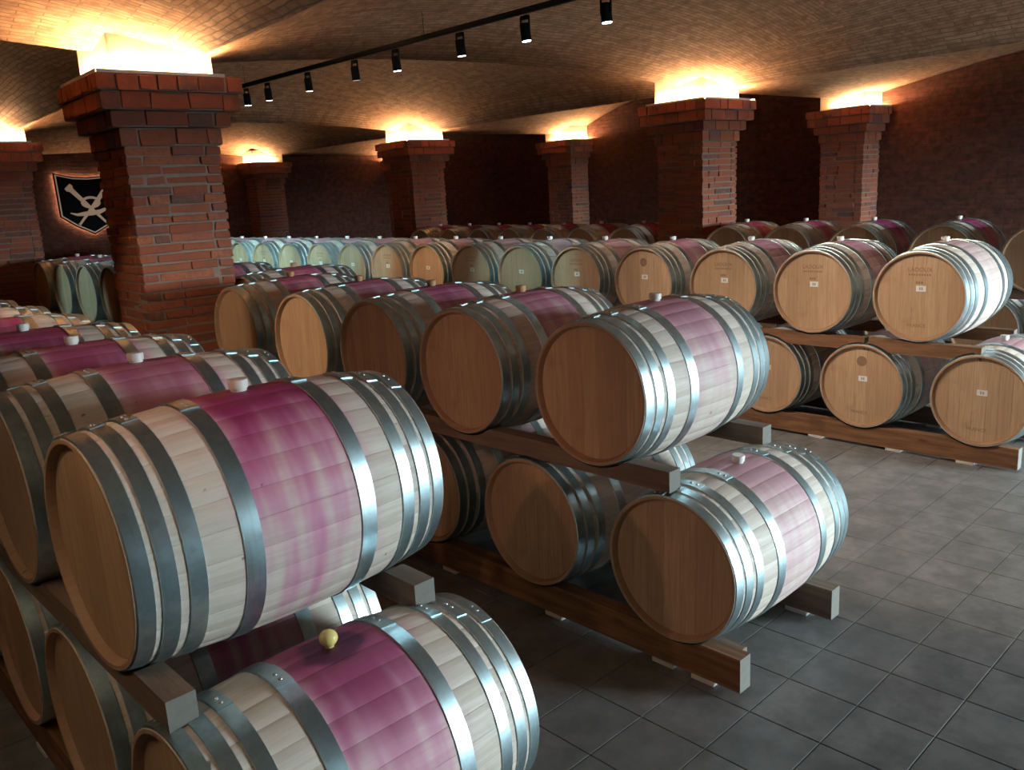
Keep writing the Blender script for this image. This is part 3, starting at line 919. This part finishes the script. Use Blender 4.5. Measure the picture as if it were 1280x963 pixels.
def spot(x, y, z, target, kind, power, label, angle=34, blend=.5, lens=None, group='spotlights on the black track'):
    s = thing('track_spotlight', label, 'spotlight', (x, y, z - .112), group)
    c0 = Vector((0, 0, 0.0))
    link('bracket', ME_YOKE, None, s)
    d = (Vector(target) - Vector((x, y, z - .112))).normalized()
    dd = (d * .16 + Vector((0, 0, -1)) * .84).normalized()
    rot = dd.to_track_quat('-Z', 'Y').to_euler()
    h = link('housing', ME_CAN, None, s, (0, 0, 0), rot)
    link('lens', LENS[lens or ('c' if kind == 'c' else 'd' if power < 1 else 'w')], None, h, (0, 0, -.064))
    if power > 0:
        ld = bpy.data.lights.new('spot_beam', 'SPOT')
        ld.energy = power; ld.color = COLS[kind]; ld.spot_size = math.radians(angle); ld.spot_blend = blend; ld.shadow_soft_size = .03
        lo_ = bpy.data.objects.new('spot_beam', ld); COL.objects.link(lo_)
        lo_.location = Vector((x, y, z - .112)) + dd * .075
        lo_.rotation_euler = d.to_track_quat('-Z', 'Y').to_euler()
SY = [3.47, 4.15, 4.80, 5.56, 6.12, 6.85, 7.57, 7.99]
P_ = SPOT_W
plan = [(3.47, (5.6, 2.3, .3), 'n', 2.2, 'c', 80), (4.15, (6.0, 3.4, .7), 'n', 1.9, 'c', 66), (4.80, (6.2, 4.7, 1.0), 'n', 1.6, 'w', 50), (5.56, (6.2, 6.2, 1.1), 'c', 3.6, 'c', 36),
        (6.12, (6.2, 7.0, 1.0), 'n', 0.5, 'd', 44), (6.85, (6.2, 8.3, 1.05), 'w', 4.2, 'w', 36), (7.57, (6.2, 9.4, 1.1), 'c', 5.0, 'w', 34), (7.99, (6.2, 10.3, 1.1), 'c', 7.0, 'c', 36),
        (8.9, (6.2, 11.2, 1.1), 'c', 8.5, 'c', 40), (9.8, (6.2, 12.0, 1.1), 'c', 8.5, 'c', 40), (10.7, (6.2, 12.9, 1.1), 'c', 8.5, 'c', 40), (2.6, (5.6, 1.6, .2), 'n', 2.0, 'c', 80)]  # the four here hang out of view, added to light the long row
for k, (y, tg, kd, pw, ln, an) in enumerate(plan):
    i = (k + 1) % len(plan)
    spot(TRX, y, TRZ - .012, tg, kd, pw * P_, '%s black spotlight along the ceiling track counted from the aisle end' % ORD[i], an, .6, ln)
# a second, unseen track, added beside the purple stack to light the barrel heads
bm = bmesh.new(); add_box(bm, (-.018, 0, -.017), (.018, 11.0, .017)); bevel_all(bm, .003)
tr2 = thing('light_track', 'unseen black light track added over the passage beside the purple stained stack', 'light track', (-.75, .6, TRZ))
link('track_rail', mesh_of('track_rail', bm), M_BLACK, tr2)
for yy in (1.4, 4.4, 8.6):
    bm = bmesh.new(); lathe(bm, [(.002, 0), (.002, .16)], 6, 'z')
    link('hanger', mesh_of('hanger', bm), M_BLACK, tr2, (0, yy, .017))
plan2 = [(1.3, (.6, 1.9, .75), 'w', .5, 52), (2.3, (.6, 2.8, .8), 'w', .5, 52), (2.0, (2.64, 2.3, .95), 'r', .95, 40), (3.3, (2.64, 3.3, 1.0), 'r', .85, 36),  # the reddish pair stands in for warm bounce on the middle heads
         (4.3, (.6, 4.2, .7), 'w', .16, 50), (4.9, (2.64, 4.72, 1.12), 'w', 7.0, 16), (3.9, (2.75, 6.37, 1.1), 'w', 5.0, 24), (10.6, (3.1, 10.3, 1.05), 'c', 9.0, 24)]
for k, (y, tg, kd, pw, an) in enumerate(plan2):
    spot(-.75, y + .001 * k, TRZ - .012, tg, kd, pw * P_, '%s spotlight on the added unseen track beside the purple stained stack' % ORD[k], an, .6, 'c' if kd == 'c' else 'w', 'added unseen spotlights beside the purple stack')

# ------------------------------------------------------------------ backlit shield on the end wall
cr = thing('wall_crest', 'black backlit shield with tan crossed horns on the dark end wall', 'crest', bw(2.83, 12.75, 1.58), rz=-ANG)
SH = [(-.63, 1.27), (-.30, 1.19), (0, 1.17), (.30, 1.19), (.63, 1.27), (.62, .39), (.34, .18), (0, 0), (-.34, .18), (-.62, .39)]
def outline(bm, pts, y0, y1):
    A = [bm.verts.new((x, y0, z)) for x, z in pts]; B = [bm.verts.new((x, y1, z)) for x, z in pts]
    bm.faces.new(A); bm.faces.new(B[::-1]); n = len(pts)
    for i in range(n): bm.faces.new((A[i], B[i], B[(i + 1) % n], A[(i + 1) % n]))
def scl(k): return [(x * k, .62 + (z - .62) * k) for x, z in SH]
bm = bmesh.new(); outline(bm, scl(1.0), -.08, -.055); recalc(bm); link('shield_panel', mesh_of('shield_panel', bm), M_BLACK, cr)
M_TAN_GLOW = mat_emit('crest_tan_glow', (0.55, 0.36, 0.24), 0.28)  # border and emblem glow a little, standing in for the halo light on them
bm = bmesh.new()
o_, i_ = scl(.955), scl(.915); n = len(o_)
for i in range(n):
    j = (i + 1) % n
    vs = [bm.verts.new((p[0], y, p[1])) for y in (-.086, -.079) for p in (o_[i], o_[j], i_[j], i_[i])]
    for f in ((0, 1, 2, 3), (7, 6, 5, 4), (0, 4, 5, 1), (2, 6, 7, 3)): bm.faces.new([vs[k] for k in f])
recalc(bm); link('border', mesh_of('border', bm), M_TAN_GLOW, cr)
bm = bmesh.new()
o_, i_ = scl(.97), scl(.93)
for i in range(n):
    j = (i + 1) % n
    vs = [bm.verts.new((p[0], y, p[1])) for y in (-.050, -.035) for p in (o_[i], o_[j], i_[j], i_[i])]
    for f in ((0, 1, 2, 3), (7, 6, 5, 4), (0, 4, 5, 1), (2, 6, 7, 3)): bm.faces.new([vs[k] for k in f])
recalc(bm); link('backlight_strip', mesh_of('backlight_strip', bm), mat_emit('crest_backlight', (1.0, .66, .4), 30.0), cr)
def tube(pts, rads, n=10):
    bm = bmesh.new(); rings = []
    for k, (p, r) in enumerate(zip(pts, rads)):
        p = Vector(p); d = (Vector(pts[min(k + 1, len(pts) - 1)]) - Vector(pts[max(k - 1, 0)])).normalized()
        a = d.cross(Vector((0, 1, 0))).normalized(); b = Vector((0, 1, 0))
        rings.append([bm.verts.new(p + a * r * math.cos(2 * PI * i / n) + b * .35 * r * math.sin(2 * PI * i / n)) for i in range(n)])
    for A, B in zip(rings, rings[1:]):
        for i in range(n): bm.faces.new((A[i], A[(i + 1) % n], B[(i + 1) % n], B[i]))
    bm.faces.new(rings[0]); bm.faces.new(rings[-1]); recalc(bm)
    return smooth(mesh_of('tube', bm), 40)
yq = -.092
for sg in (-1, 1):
    link('horn', tube([(sg * .40, yq, 1.00), (sg * .36, yq, .955), (sg * .33, yq, .92), (sg * .06, yq, .60), (-sg * .20, yq, .30), (-sg * .26, yq, .23), (-sg * .275, yq, .215)], [.075, .085, .05, .038, .024, .022, .034]), M_TAN_GLOW, cr)
link('knot', tube([(.17 * math.cos(a), yq - .02, .66 + .10 * math.sin(a)) for a in [2 * PI * k / 16 for k in range(17)]], [.026] * 17), M_TAN_GLOW, cr)
link('sash', tube([(-.42, yq - .015, .46), (-.30, yq - .015, .42), (-.15, yq - .02, .43), (0, yq - .02, .44), (.15, yq - .02, .46), (.30, yq - .015, .52), (.42, yq - .015, .62)], [.010, .026, .044, .048, .044, .028, .010]), M_TAN_GLOW, cr)
